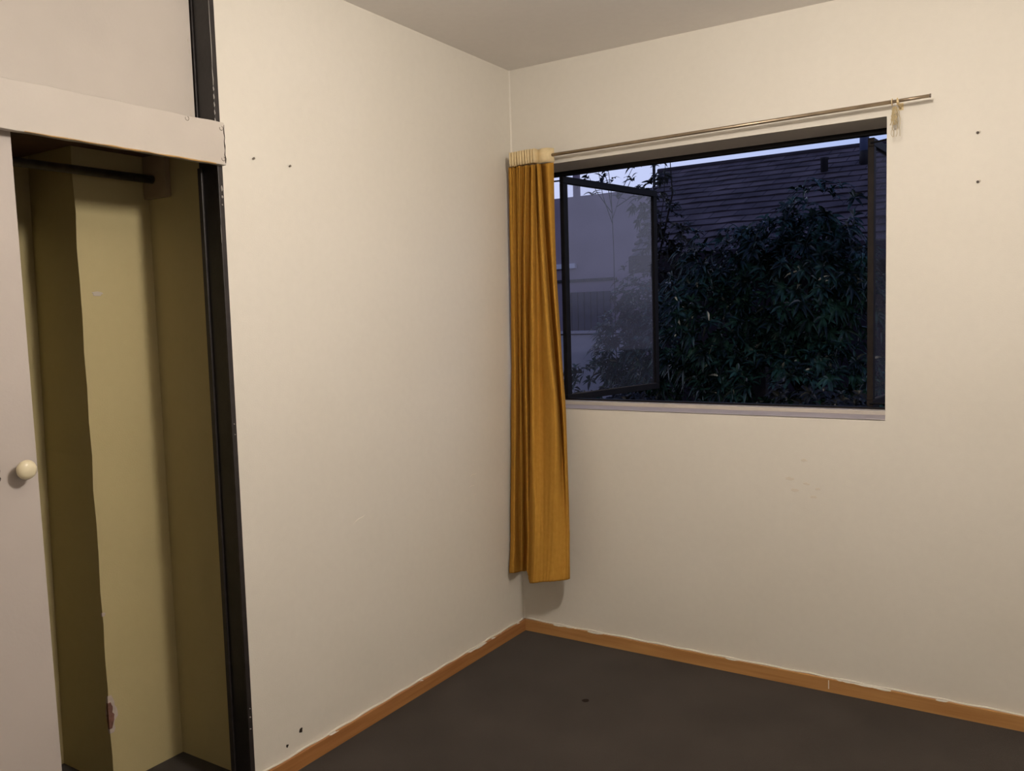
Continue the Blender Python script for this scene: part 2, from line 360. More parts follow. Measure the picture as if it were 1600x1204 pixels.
# paint build-up where the walls meet, and the gummy paint line over the skirtings
bm = bmesh.new(); a_ = [[bm.verts.new(p) for p in ((-.001, -.006, z), (.006, .001, z), (-.001, .001, z))] for z in (.048, 2.4)]
for j in range(3): bm.faces.new((a_[0][j], a_[0][(j+1)%3], a_[1][(j+1)%3], a_[1][j]))
adopt(wb, link('corner_filler', bm, M['wall'], None))
def bead(axis, a0, a1, z, off):
    bm = bmesh.new(); r_ = random.Random(1); pts = []
    n = int(abs(a1-a0)/.03)
    for k in range(n+1):
        a = a0 + (a1-a0)*k/n; dz = .0015*math.sin(k*1.3) + .0015*r_.random()
        pts.append((off, a, z+dz) if axis == 'y' else (a, -off, z+dz))
    tube(bm, pts, .004, 6); return bm
BH = .048
bl = struct('baseboard_left', boxes((0, .015, -1.498, -.0, 0, BH)), M['skirt_l'], 'varnished pine skirting along the left wall')
link('paint_bead', bead('y', -1.49, -.01, BH+.001, .003), M['wall'], bl, True)
bb = struct('baseboard_back', boxes((.015, XR, -.015, 0, 0, BH)), M['skirt_b'], 'varnished pine skirting under the window wall')
link('paint_bead', bead('x', .01, XR, BH+.001, .003), M['wall'], bb, True)
link('joint_filler', boxes((1.288, 1.291, -.0158, -.014, .012, BH-.004)), M['scratch'], bb)
struct('baseboard_right', boxes((XR-.015, XR, YF, -.015, 0, BH)), M['skirt_l'], 'pine skirting along the right wall')
bm = bmesh.new(); rn_ = random.Random(4); cen = bm.verts.new((.562, -.495, .0012)); rg = [bm.verts.new((.562+(.011+.005*rn_.random())*math.cos(k*PI/7), -.495+(.011+.005*rn_.random())*math.sin(k*PI/7), .0002)) for k in range(14)]
for k in range(14): bm.faces.new((cen, rg[k], rg[(k+1)%14]))
link('stain', bm, mat('dark_carpet_stain', (.018, .012, .010), .9, spec=.1), flo)
# drill holes and scratches
def hole(wall, c, ax, r, sd): 
    o = blob('drill_hole', c, ax, r, M['hole'], wall, sd, .0006, (1, 1.2)); return o
hole(wl, (0, -1.314, .110), 'x', .007, 1); hole(wl, (0, -1.371, .086), 'x', .0045, 2)
for (ya, za, yb, zb, r) in ((-1.045, .700, -.985, .722, .0009), (-.385, .700, -.345, .706, .0009), (-.375, .742, -.330, .752, .0009), (-.36, .66, -.335, .668, .0007)):
    bm = bmesh.new(); tube(bm, [(.0004, ya + (yb-ya)*t, za + (zb-za)*t + .003*math.sin(5*t)) for t in (0, .25, .5, .75, 1)], [r*.3, r, r, r, r*.3], 6); link('scratch', bm, M['scratch'], wl)
rs = random.Random(11)
for (px, pz) in ((1.21, .745), (1.17, .72), (1.235, .70), (1.15, .76), (1.25, .73), (1.20, .83)):
    blob('scuff', (px, 0, pz), 'y', .006+.005*rs.random(), mat('faint_grey_scuff', (.66,.60,.51), .8), wb, rs.randint(0, 99), .0003, (1.5, .6))

# ---------------------------------------------------------------- window
win = empty('window_1', (WX0, .17, WZ0)); tag(win, 'black steel casement window with both sashes swung outward', kind='structure')
F0, F1 = .188, .218
fr = link('frame', boxes((WX0, WX1, F0, F1, WZ1-.018, WZ1), (WX0, WX1, F0, F1, WZ0+.012, WZ0+.022), (WX0, WX0+.022, F0, F1, WZ0+.018, WZ1), (WX1-.022, WX1, F0, F1, WZ0+.018, WZ1)), M['steel'], None, bevel=.002)
fr2 = link('frame_lip', boxes((WX0, WX1, F0-.008, F0, WZ0+.012, WZ0+.019)), M['brown'], None)
si = link('sill', boxes((WX0, WX1, .0, .140, WZ0-.002, WZ0+.0015)), M['sill']); tag(si, 'greyish painted window sill')
up = link('sill_upstand', boxes((WX0, WX1, .140, F1, WZ0, WZ0+.016)), M['joinery'], None, bevel=.002)
adopt(win, fr, fr2, si, up)
def sash(hx, hy, ang, wdt, glassm, z0, z1, framem, stile=.030):
    """casement leaf: local X runs from the hinge stile to the free stile"""
    root = link('sash', boxes((0, wdt, -.011, .011, z1-.030, z1), (0, wdt, -.011, .011, z0, z0+.028), (0, stile, -.011, .011, z0+.028, z1-.030), (wdt-stile, wdt, -.011, .011, z0+.028, z1-.030)), framem, None, bevel=.002)
    gl = link('glass_pane', boxes((stile-.004, wdt-stile+.004, -.002, .002, z0+.025, z1-.026)), glassm, root)
    pt = link('glazing_putty', boxes((stile, wdt-stile, -.009, -.003, z0+.028, z0+.031)), M['stone'], root)
    root.location = (hx, hy, 0); root.rotation_euler = (0, 0, ang)
    return root
sl = sash(.132, .190, math.atan2(.705, .136), .720, M['glass'], .994, 1.974, M['steel'])
sr_ = sash(1.380, .235, math.atan2(.70, .050), .70, M['glass2'], 1.000, 1.974, M['brown'])
tag(sl, 'left sash with dusty haze on its pane'); tag(sr_, 'right sash seen almost edge-on')
for s_, jx in ((sl, WX0), (sr_, WX1)):
    for zz in (1.955, 1.016):
        p0 = s_.location + Vector((0, 0, zz)); p1 = Vector((jx, .205, zz+.004)); bm = bmesh.new()
        tube(bm, [p1, (p0+p1)/2, p0], .0035, 8)
        bm.verts.ensure_lookup_table()
        h_ = link('hinge_arm', bm, M['steel']); win_child = h_
        adopt(win, h_)
adopt(win, sl, sr_)
sl.matrix_parent_inverse = Matrix.Translation(win.location).inverted(); sr_.matrix_parent_inverse = Matrix.Translation(win.location).inverted()

# ---------------------------------------------------------------- ceiling bulb (hangs in the middle of the room, above the frame of the photo)
lampx, lampy, lampz = 1.60, -1.67, 2.13
cl = empty('ceiling_light', (lampx, lampy, H)); tag(cl, 'round warm opal globe hanging on a short white stem from the ceiling', 'light')
bm = bmesh.new(); lathe(bm, [(0, .05), (.012, .05), (.02, .03), (.03, .02), (.19, .02), (.20, .022)], (lampx, lampy, H), (0, 0, -1)); hd = link('holder', bm, M['joinery'], None, True)
bm = bmesh.new(); bmesh.ops.create_uvsphere(bm, u_segments=20, v_segments=12, radius=.085, matrix=Matrix.Translation((lampx, lampy, lampz))); bu = link('bulb', bm, M['bulb'], None, True); bu.name = 'globe'
adopt(cl, hd, bu)

# ---------------------------------------------------------------- built-in wardrobe
wd = empty('built_in_wardrobe', (-.02, -2.7, 0)); tag(wd, 'built-in wardrobe with white sliding door left open and empty olive interior', 'wardrobe')
P = []
jamb = link('door_jamb', boxes((-.078, .0, -1.513, -1.498, 0, H)), M['black'], None, bevel=.002); tag(jamb, 'black painted door jamb with chipped edges')
P.append(jamb)
st = link('stop_bead', boxes((-.078, -.062, -1.519, -1.513, 0, 1.806), (-.078, -.066, -1.518, -1.513, 1.918, H)), M['black2'], jamb, bevel=.001)
# front edge moulding, a slightly proud lip
link('edge_strip', boxes((-.004, .003, -1.5135, -1.4975, 0, 1.806), (-.004, .003, -1.5135, -1.4975, 1.918, H)), M['black2'], jamb, bevel=.001)
rc = random.Random(21)
chips = [(2.16, .20, .0010), (2.045, .05, .0013)] + [(2.012-.021*k, .011+.004*rc.random(), .0019) for k in range(5)] + [(1.745, .016, .003), (1.722, .008, .003), (1.70, .005, .002), (1.62, .05, .0006), (.26, .004, .002), (.235, .003, .003), (.20, .003, .003), (1.09, .004, .002), (1.06, .003, .002)]
for i, (z, h, r) in enumerate(chips):
    y = -1.5135 if i < 7 or i == 10 else -1.507 + .004*rc.random()
    bm = bmesh.new(); tube(bm, [(.0022, y, z-h/2), (.0030, y+.0006, z-h/5), (.0028, y-.0004, z+h/5), (.0022, y, z+h/2)], [r*.4, r, r*.8, r*.3], 6)
    link('paint_chip', bm, M['chip'], jamb)
ud = link('upper_door', boxes((-.090, -.070, -2.32, -1.521, 1.87, H-.03)), M['joinery'], None, bevel=.002); P.append(ud)
for k, (y, z, s) in enumerate(((-1.535, 1.955, .006), (-1.54, 1.93, .005), (-1.532, 1.99, .004), (-1.548, 1.995, .003), (-1.528, 2.12, .004), (-1.53, 2.15, .003))):
    blob('grime_mark', (-.070, y, z), 'x', s, M['mark'], ud, 30+k, .0004, (.5, 1.6))
P.append(link('upper_door', boxes((-.090, -.070, -3.14, -2.325, 1.87, H-.03)), M['joinery'], None, bevel=.002))
P.append(link('upper_door', boxes((-.090, -.070, -3.97, -3.145, 1.87, H-.03)), M['joinery'], None, bevel=.002))
# fascia board in front of the jamb
bm = bmesh.new(); ys = [-1.4965 - .04*k for k in range(63)]; rf = random.Random(5); R_ = []
for k, y in enumerate(ys):
    dz = .0012*math.sin(k*1.7); zt = 1.921 - .004*min(1, k/14) + dz
    R_.append([bm.verts.new(p) for p in ((.0, y, 1.806+.0008*math.sin(k*2.1)), (.018, y, 1.8065+.001*math.sin(k*2.1)), (.018, y, zt), (.0, y, zt))])
for k in range(len(R_)-1):
    for j in range(4): bm.faces.new((R_[k][j], R_[k][(j+1)%4], R_[k+1][(j+1)%4], R_[k+1][j]))
bm.faces.new(R_[0]); bm.faces.new(R_[-1])
fa = link('fascia_board', bm, M['joinery'], None, bevel=.0015); P.append(fa); tag(fa, 'white fascia board with worn lower edge')
wo_ = bmesh.new(); tube(wo_, [(.0175, y, 1.8072+.0006*math.sin(i*2)) for i, y in enumerate([-1.53-.03*k for k in range(18)])], [.0008+.0016*rf.random() for k in range(18)], 6)
link('worn_edge', wo_, mat('bare_ochre_wood', (.45, .27, .10), .8), fa)
for (y, z) in ((-1.507, 1.905), (-1.5055, 1.823), (-1.615, 1.912)):
    bm = bmesh.new(); pts = [(.0184, y+.0055*math.cos(a), z+.0055*math.sin(a)) for a in [PI*.9+1.5*PI*k/12 for k in range(13)]]; tube(bm, pts, .0008, 5); link('nail_ring', bm, M['metal'], fa)
bm = bmesh.new(); tube(bm, [(.0182, -1.4985+.0012*math.sin(i*2.3), 1.812+.0115*i) for i in range(10)], [.0012, .002, .0014, .0008, .0018, .0012, .001, .0016, .0012, .0006], 6); link('end_crack', bm, M['hole'], fa)
# sliding door
bm = bmesh.new(); v = box(bm, -.045, -.022, -2.85, -2.041, .012, 1.85)
for q in v:
    if q.co.y > -2.1: q.co.y = -2.050 + .014*(1.85-q.co.z)/1.84
sd = link('sliding_door', bm, M['door'], None, bevel=.0015); P.append(sd); tag(sd, 'white sliding door')
bm = bmesh.new(); lathe(bm, [(0, .010), (.012, .009), (.018, .013), (.022, .0205), (.028, .0225), (.034, .020), (.038, .012), (.0395, .001)], (-.022, -2.083, 1.056), (1, 0, 0)); kn = link('door_knob', bm, M['knob'], sd, True); tag(kn, 'round cream plastic knob')
bm = bmesh.new(); tube(bm, [(-.0218, -2.128+.0015*math.sin(i*2), 1.035+.006*i) for i in range(8)], [.0003, .0012, .0006, .0012, .0005, .001, .0012, .0003], 5); link('scratch', bm, M['hole'], sd)
P.append(link('sliding_door', boxes((-.072, -.050, -3.60, -2.70, .012, 1.85)), M['door'], None, bevel=.0015))
P.append(link('door_track', boxes((-.075, -.0, -3.98, -1.514, 1.842, 1.87)), M['darkwood']))
sh = link('shelf', boxes((-.672, -.078, -3.98, -1.692, 1.885, 1.905), (-.399, -.078, -1.692, -1.453, 1.885, 1.905)), M['darkwood']); tag(sh, 'dark reddish brown shelf board'); P.append(sh)
rbm = bmesh.new(); tube(rbm, [(-.352, -3.6, 1.806), (-.352, -2.5, 1.806), (-.352, -1.471, 1.812)], .0125, 16); hr = link('hanging_rail', rbm, M['rail'], None, True); P.append(hr); tag(hr, 'dark steel hanging rail')
P.append(link('rail_cleat', boxes((-.398, -.290, -1.471, -1.452, 1.757, 1.884)), M['cleat'], None, bevel=.002))
P.append(link('end_panel', boxes((-.672, -.078, -3.62, -3.60, 0, 1.884)), M['closet']))
adopt(wd, *P)

# ---------------------------------------------------------------- curtain rod and its bits
cr_ = empty('curtain_rod', (.8, -.06, 2.02)); tag(cr_, 'thin dull brass curtain rod above the window', 'curtain rod')
bm = bmesh.new(); tube(bm, [(.075, -.06, 2.0148), (1.49, -.06, 2.0235)], .0065, 16); r1 = link('outer_tube', bm, M['rod'], None, True)
bm = bmesh.new(); tube(bm, [(1.49, -.06, 2.0235), (1.603, -.06, 2.0255)], .0055, 16); r2 = link('inner_tube', bm, M['rod'], None, True)
bm = bmesh.new(); lathe(bm, [(0, .0062), (.004, .0062)], (1.6025, -.06, 2.0255), (1, 0, 0)); r3 = link('end_cap', bm, M['metal'], None, True)
bk = []
for x in (1.512, .12):
    bm = bmesh.new(); z = 2.0145 + (x-.03)*.0062
    box(bm, x-.007, x+.007, -.003, 0, z-.018, z+.004)
    tube(bm, [(x, -.002, z-.010), (x, -.035, z-.012), (x, -.060, z-.0095), (x, -.070, z-.004), (x, -.0705, z+.003)], .0028, 8)
    bk.append(link('bracket', bm, M['tape'], None))
adopt(cr_, r1, r2, r3, *bk)
def ring(name, x):
    bm = bmesh.new(); z = 2.0145 + (x-.03)*.0062; pts = [(x, -.06+.0092*math.cos(a), z-.001+.0105*math.sin(a)) for a in [2*PI*k/20 for k in range(21)]]
    tube(bm, pts, .0014, 8, False); return link(name, bm, M['tape'], None, True)
q = ring('curtain_ring', 1.4935); tag(q, 'cream curtain ring on the rod, left of the two by the frayed threads', 'curtain ring', 'leftover curtain rings')
q = ring('curtain_ring', 1.509); tag(q, 'cream curtain ring on the rod, right of the two by the frayed threads', 'curtain ring', 'leftover curtain rings')
bm = bmesh.new(); rt = random.Random(9)
for k in range(18):
    x, y, z = 1.500+.010*(rt.random()-.5), -.060, 2.008; pts = [(x, y, z)]; n = rt.choice((4, 5, 6, 6)) if k < 14 else 10
    cx = (rt.random()-.5)*.0035
    for i in range(n):
        x += cx + (rt.random()-.5)*.010; z -= .0095; y += .0015*(rt.random()-.3); x = min(max(x, 1.487), 1.517)
        pts.append((x, min(y, -.045), z))
    tube(bm, pts, .0012 if k < 14 else .0008, 5)
tg = link('frayed_threads', bm, M['thread']); tag(tg, 'tangle of frayed cream threads hanging from the rod by the window corner', 'threads')

# ---------------------------------------------------------------- curtain
GRID = [[(0.015, -0.046, 1.993),(0.015, -0.056, 1.626),(0.015, -0.067, 1.226),(0.015, -0.082, 0.942),(0.015, -0.111, 0.49),(0.015, -0.132, 0.288)], [(0.059, -0.085, 1.984),(0.053, -0.09, 1.622),(0.052, -0.1, 1.228),(0.052, -0.11, 0.947),(0.047, -0.13, 0.498),(0.046, -0.145, 0.296)], [(0.062, -0.06, 1.989),(0.053, -0.06, 1.624),(0.043, -0.06, 1.226),(0.03, -0.05, 0.939),(0.01, -0.045, 0.475),(0.01, -0.04, 0.268)], [(0.096, -0.09, 1.983),(0.081, -0.09, 1.621),(0.065, -0.08, 1.227),(0.046, -0.06, 0.941),(0.025, -0.045, 0.477),(0.015, -0.04, 0.271)], [(0.096, -0.06, 1.988),(0.078, -0.06, 1.622),(0.062, -0.055, 1.225),(0.056, -0.05, 0.94),(0.041, -0.04, 0.477),(0.031, -0.035, 0.272)], [(0.13, -0.09, 1.982),(0.115, -0.1, 1.618),(0.112, -0.11, 1.228),(0.106, -0.11, 0.949),(0.098, -0.11, 0.499),(0.094, -0.115, 0.3)], [(0.127, -0.06, 1.988),(0.109, -0.065, 1.62),(0.099, -0.07, 1.226),(0.103, -0.08, 0.945),(0.11, -0.11, 0.501),(0.109, -0.125, 0.261)], [(0.163, -0.095, 1.98),(0.158, -0.11, 1.615),(0.155, -0.125, 1.228),(0.152, -0.135, 0.953),(0.163, -0.165, 0.519),(0.161, -0.185, 0.28)], [(0.157, -0.06, 1.987),(0.158, -0.07, 1.617),(0.164, -0.085, 1.226),(0.174, -0.1, 0.95),(0.2, -0.155, 0.52),(0.208, -0.18, 0.291)], [(0.19, -0.095, 1.98),(0.213, -0.118, 1.611),(0.242, -0.135, 1.229),(0.268, -0.148, 0.959),(0.26, -0.165, 0.529),(0.253, -0.185, 0.301)], [(0.17, -0.045, 1.99),(0.186, -0.045, 1.616),(0.214, -0.05, 1.225),(0.24, -0.062, 0.948),(0.288, -0.13, 0.524),(0.298, -0.155, 0.305)], [(0.223, -0.085, 1.981),(0.236, -0.09, 1.611),(0.263, -0.1, 1.227),(0.279, -0.105, 0.955),(0.302, -0.13, 0.526),(0.31, -0.155, 0.309)], [(0.235, -0.055, 1.987),(0.237, -0.06, 1.612),(0.256, -0.065, 1.225),(0.272, -0.07, 0.951),(0.292, -0.1, 0.518),(0.3, -0.12, 0.301)]]
def cr4(p0, p1, p2, p3, t):
    return tuple(.5*((2*b) + (-a+c)*t + (2*a-5*b+4*c-d)*t*t + (-a+3*b-3*c+d)*t*t*t) for a, b, c, d in zip(p0, p1, p2, p3))
def spline(P_, s):
    n = len(P_)-1; i = min(int(s), n-1); t = s-i
    g = lambda k: P_[min(max(k, 0), n)]
    return cr4(g(i-1), g(i), g(i+1), g(i+2), t)
NU, NV = 12*20, 80
vals = (0, 1, 2.02, 3.0, 4.0, 5.0)
ct = empty('curtain', (.15, -.09, .25)); tag(ct, 'mustard yellow curtain bunched in the corner left of the window', 'curtain')
bm = bmesh.new(); G = []
for j in range(NV+1):
    v_ = j/NV; s = 5*v_; row = []
    for i in range(NU+1):
        u = 12*i/NU
        colpts = [spline([GRID[c][r] for c in range(13)], u) for r in range(6)]
        x, y, z = spline(colpts, s)
        fade = max(0, 1-v_/.5)**1.3
        y += -.0095*fade*(math.tanh(2*(.2-math.cos(2*PI*i/NU*13))) if i < NU*.846 else 0.0)
        y += .0012*math.sin(i*.9+v_*9)*v_ + .002*math.sin(v_*31+u*1.3)*min(1, v_*3)*.5
        if abs(v_-.83) < .008: y += .0012
        row.append(bm.verts.new((max(x, .006), min(y, -.012), z)))
    G.append(row)
for j in range(NV):
    for i in range(NU): bm.faces.new((G[j][i], G[j][i+1], G[j+1][i+1], G[j+1][i]))
cp = link('cloth', bm, M['fabric'], None, True); sm = cp.modifiers.new('thick', 'SOLIDIFY'); sm.thickness = .0012; sm.offset = 1
# header tape: pencil pleats then a flat return
bm = bmesh.new(); NH = 330; HR = []
for i in range(NH+1):
    t = i/NH
    if t < .80:
        a = t/.80; x = .050+.126*a; q_ = math.tanh(2.6*(.25-math.cos(2*PI*10*a)))/math.tanh(2.6); y = -.084 - .018*q_; x += .0008*math.sin(a*40)
    else:
        a = (t-.80)/.20; x = .176+.060*a; y = -.076-.008*math.sin(PI*min(1, a*1.3)) + (.024*max(0, (a-.7)/.3)**2)
    zt = 2.040 + .003*math.sin(a*2) + (.004*math.sin(PI*min(1, t/.5)))*.0; 
    HR.append([bm.verts.new((x, y + (.0015 if k == 3 else 0), zt-.0185*k)) for k in range(4)])
for i in range(NH):
    for k in range(3): bm.faces.new((HR[i][k], HR[i+1][k], HR[i+1][k+1], HR[i][k+1]))
ht = link('header_tape', bm, M['tape'], None, True); sm = ht.modifiers.new('thick', 'SOLIDIFY'); sm.thickness = .0014; sm.offset = 1
adopt(ct, cp, ht)

# ---------------------------------------------------------------- nails and screws left in the walls
def nail(y, z, lab):
    bm = bmesh.new(); lathe(bm, [(-.002, .0016), (.005, .0016), (.0052, .0034), (.0066, .0034)], (0, y, z), (1, -.1, .1), 12)
    o = link('nail', bm, M['metal'], None); tag(o, lab, 'nail', 'old nails in the left wall')
nail(-1.387, 1.842, 'small dark nail in the left wall, the one nearer the black jamb')
nail(-1.250, 1.839, 'small dark nail in the left wall, the one farther from the black jamb')
def screw(x, z, lab):
    r_ = empty('wall_screw', (x, 0, z)); tag(r_, lab, 'screw', 'screws right of the window')
    bm = bmesh.new(); lathe(bm, [(-.002, .0035), (.0012, .0035), (.0018, .0025)], (x+.005, 0, z+.002), (0, -1, 0), 14); a_ = link('wall_plug', bm, M['mark'], None)
    bm = bmesh.new(); lathe(bm, [(-.001, .0022), (.005, .0022), (.0055, .0042), (.007, .0036)], (x, 0, z-.001), (0, -1, .1), 12); b_ = link('screw_head', bm, M['darkmetal'], None)
    adopt(r_, a_, b_)
screw(1.733, 1.903, 'upper of two small screws in the wall right of the window')
screw(1.735, 1.751, 'lower of two small screws in the wall right of the window')

# ---------------------------------------------------------------- outside
bm = bmesh.new(); box(bm, -30, 30, .2, 60, -.5, -.4); struct('ground', bm, M['soil'], 'dark garden ground')
# tiled house
hs = empty('house', (1.0, 7.5, -.4)); tag(hs, 'neighbouring house with a large dark tiled roof behind the tree', 'house')
RX0, RX1, EY, EZ, RY, RZ = -3.08, 5.0, 5.6, 1.99, 9.0, 3.485
bm = bmesh.new(); uv = bm.loops.layers.uv.new('uv'); nrow = 16
dv = Vector((0, RY-EY, RZ-EZ)); sl_len = dv.length; dv.normalize(); nn = Vector((0, -dv.z, dv.y))
for k in range(nrow):
    s0 = sl_len*k/nrow; s1 = sl_len*(k+1)/nrow + .02
    nx = 44
    def xl(s): return RX0 + (1-s/sl_len)*1.05
    top = []; bot = []; low = []
    for i in range(nx+1):
        f_ = i/nx; wob = .016*noise.noise(Vector((i*.9, k*3.1, 0))) + .004*math.sin(i*PI)
        pb = Vector((xl(s0)+(RX1-xl(s0))*f_, EY, EZ)) + dv*s0 + nn*(.028+wob); pt = Vector((xl(s0)+(RX1-xl(s0))*f_, EY, EZ)) + dv*s1 + nn*(.012)
        bot.append(bm.verts.new(pb)); top.append(bm.verts.new(pt)); low.append(bm.verts.new(pb - nn*.028))
    for i in range(nx):
        f = bm.faces.new((bot[i], bot[i+1], top[i+1], top[i]))
        for lp, q in zip(f.loops, ((i, 0), (i+1, 0), (i+1, 1), (i, 1))):
            lp[uv].uv = (xl(s0)+(RX1-xl(s0))*q[0]/nx, .25*(k+q[1]))
        f = bm.faces.new((low[i], low[i+1], bot[i+1], bot[i]))
rf_ = link('tiled_roof', bm, M['tile'])
bm = bmesh.new(); box(bm, RX0+1.15, RX1-.1, EY+.35, EY+6, -.4, 1.98)
v = [bm.verts.new(p) for p in ((RX0+.05, RY+.02, RZ-.01), (RX1, RY+.02, RZ-.01), (RX1, RY+3.2, EZ), (RX0+.5, RY+3.2, EZ), (RX0+1.1, EY+.1, EZ-.02), (RX1, EY+.1, EZ-.02))]
bm.faces.new((v[0], v[1], v[2], v[3])); bm.faces.new((v[0], v[3], v[4])); bm.faces.new((v[4], v[3], v[2], v[5])); 
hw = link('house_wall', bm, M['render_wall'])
bm = bmesh.new(); tube(bm, [(RX0-.02, RY, RZ+.02), (RX1, RY, RZ+.02)], .04, 8); rdg = link('ridge_cap', bm, M['tile'])
fsc = link('eaves_fascia', boxes((RX0+1.05, RX1, EY-.03, EY+.02, EZ-.16, EZ+.02)), mat('mauve_fascia', (.075, .06, .085), .8))
adopt(hs, rf_, hw, rdg, fsc)
fl = empty('flue', (-.06, 8.3, 3.2))
bm = bmesh.new(); lathe(bm, [(0, .055), (.8, .055)], (-.075, 8.3, 3.20), (0, 0, 1), 14); a1 = link('pipe', bm, M['pipe'], None, True); tag(a1, 'blue-grey flue pipe')
bm = bmesh.new(); lathe(bm, [(0, .075), (.17, .06), (.20, .057)], (-.05, 8.2, 3.10), (0, 0, 1), 14); a2 = link('flashing', bm, M['pipe2'], None, True)
adopt(fl, a1, a2); adopt(hs, fl); fl.matrix_parent_inverse = Matrix.Translation(hs.location).inverted()
bm = bmesh.new(); lathe(bm, [(-.12, .045), (.16, .045), (.17, .055), (.19, .055)], (-.485, 8.0, 3.05), (0, 0, 1), 12)
vp = link('vent_pipe', bm, M['pipe2'], None, True); adopt(hs, vp); tag(vp, 'short black vent pipe')
# flat-topped building to the left
fb = empty('building', (-8, 13, -.4)); tag(fb, 'mauve-grey flat-topped building with a chimney, seen through the dusty sash', 'building')
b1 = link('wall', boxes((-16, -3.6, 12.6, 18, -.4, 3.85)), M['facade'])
b2 = link('chimney', boxes((-6.49, -6.36, 12.6, 12.68, 3.85, 4.7)), M['facade'])
b3 = link('ledge', boxes((-7.6, -6.45, 12.52, 12.6, 2.38, 2.48)), M['pale'])
b4 = link('ledge', boxes((-7.6, -5.6, 12.55, 12.6, 2.10, 2.15)), M['stone'])
b5 = link('garage_door', boxes(*[(x, x+.13, 12.55, 12.6, -.2, 1.88) for x in [-6.7+.15*k for k in range(7)]]), M['panel'])
adopt(fb, b1, b2, b3, b4, b5)
gw = empty('garden_wall', (-4.2, 8.1, -.4)); tag(gw, 'low pale blue-white garden wall behind the shrubs', 'garden wall')
g1 = link('wall_face', boxes((-7, -3.2, 8.02, 8.2, -.4, 1.10)), M['pale']); g2 = link('coping', boxes((-7.02, -3.18, 7.99, 8.23, 1.12, 1.16)), M['pale']); g3 = link('coping_shade_strip', boxes((-7, -3.2, 8.05, 8.2, 1.10, 1.12)), M['stone'])  # dark strip below the coping stands in for the shade there
adopt(gw, g1, g2, g3)
sw = link('stone_edging', boxes((-.95, -.35, 4.95, 5.05, -.4, 1.03)), M['stone']); sw.name = 'planter_wall'; tag(sw, 'dim grey stone planter wall half hidden in the foliage', 'planter wall')
pl = bmesh.new(); tube(pl, [(-3.42, 9.6, -.4), (-3.42, 9.6, 4.6)], .025, 8)
mp_ = link('mast', pl, M['stem']); tag(mp_, 'thin dark mast standing against the sky above the sash corner', 'mast')

# foliage: lance-shaped folded leaves in drooping whorls
def leaf(bm, base, d, up, ln, wd_, droop):
    side = d.cross(up).normalized(); pts = []
    for k in range(5):
        t = k/4; c = base + d*ln*t + Vector((0, 0, -droop*ln*t*t)); ww = wd_*(0.10, .8, 1.0, .68, .03)[k]*.5
        pts.append((bm.verts.new(c - side*ww + up*ww*.35), bm.verts.new(c), bm.verts.new(c + side*ww + up*ww*.35)))
    for k in range(4):
        a_, b_ = pts[k], pts[k+1]
        bm.faces.new((a_[0], a_[1], b_[1], b_[0])); bm.faces.new((a_[1], a_[2], b_[2], b_[1]))
def whorl(bm, c, axis, n, ln, wd_, rnd):
    ax = axis.normalized(); ref = Vector((0, 0, 1)) if abs(ax.z) < .9 else Vector((1, 0, 0)); a_ = ax.cross(ref).normalized(); b_ = ax.cross(a_)
    for k in range(n):
        t = 2*PI*(k+rnd.random()*.6)/n; rad = math.cos(t)*a_ + math.sin(t)*b_
        d = (rad*(.7+.3*rnd.random()) + ax*(.25+.7*rnd.random())).normalized()
        up = (ax - d*ax.dot(d)).normalized()
        leaf(bm, c - ax*ln*.3*rnd.random(), d, up, ln*(.7+.5*rnd.random()), wd_*(.8+.4*rnd.random()), .25+.5*rnd.random())
def crown(ells, count, ln, wd_, seed, shell=.55):
    rnd = random.Random(seed); bm = bmesh.new(); vol = [e_[3]*e_[4]*e_[5] for e_ in ells]
    for _ in range(count):
        e_ = rnd.choices(ells, vol)[0]
        while True:
            p = Vector((rnd.uniform(-1, 1), rnd.uniform(-1, 1), rnd.uniform(-1, 1)))
            if shell < p.length < 1: break
        if p.y > .35: p.y *= -1
        c = Vector(e_[:3]) + Vector((p.x*e_[3], p.y*e_[4], p.z*e_[5]))
        whorl(bm, c, p.normalized()*.7 + Vector((0, -.15, .55)) + Vector((rnd.gauss(0, .25),)*3), rnd.randint(6, 9), ln, wd_, rnd)
    return bm
def plant(name, loc, label, cat, ells, count, ln, wd_, seed, m, stems, group=None, shell=.55):
    r_ = empty(name, loc); tag(r_, label, cat, group)
    f = link('foliage', crown(ells, count, ln, wd_, seed, shell), m); f['kind'] = 'stuff'
    bm = bmesh.new()
    for s_ in stems: tube(bm, s_[:-1], s_[-1], 7)
    t = link('branches', bm, M['stem']); adopt(r_, f, t); return r_
plant('garden_tree', (.15, 4.2, -.4), 'large dark glossy-leaved tree filling the open middle of the window', 'tree',
      [(.12, 4.2, 1.55, .78, .7, .62), (.36, 4.1, 2.10, .32, .35, .36), (.02, 4.0, 1.98, .30, .3, .24), (-.42, 3.9, 1.86, .36, .35, .30), (-.55, 3.9, 1.30, .5, .5, .5), (.1, 4.0, .8, .85, .6, .45), (.55, 4.1, 1.62, .26, .4, .40)],
      1150, .120, .030, 4, M['leaf'],
      [((.15, 4.3, -.4), (.13, 4.3, .6), (.2, 4.25, 1.3), (.3, 4.2, 2.0), [.07, .055, .04, .015]), ((.13, 4.3, .7), (-.2, 4.1, 1.3), (-.45, 4.0, 1.8), [.045, .03, .012])])
plant('shrub', (-1.5, 4.6, -.4), 'dark leafy shrub seen through the dusty glass of the left sash', 'shrub',
      [(-1.55, 4.6, 1.05, .40, .4, .50), (-1.45, 4.6, 1.45, .30, .3, .32), (-1.95, 4.6, .62, .45, .3, .32), (-1.2, 4.4, .9, .35, .4, .6)],
      420, .11, .03, 14, M['leaf'], [((-1.5, 4.7, -.4), (-1.5, 4.65, .7), (-1.45, 4.6, 1.4), [.03, .02, .01])], 'garden shrubs')
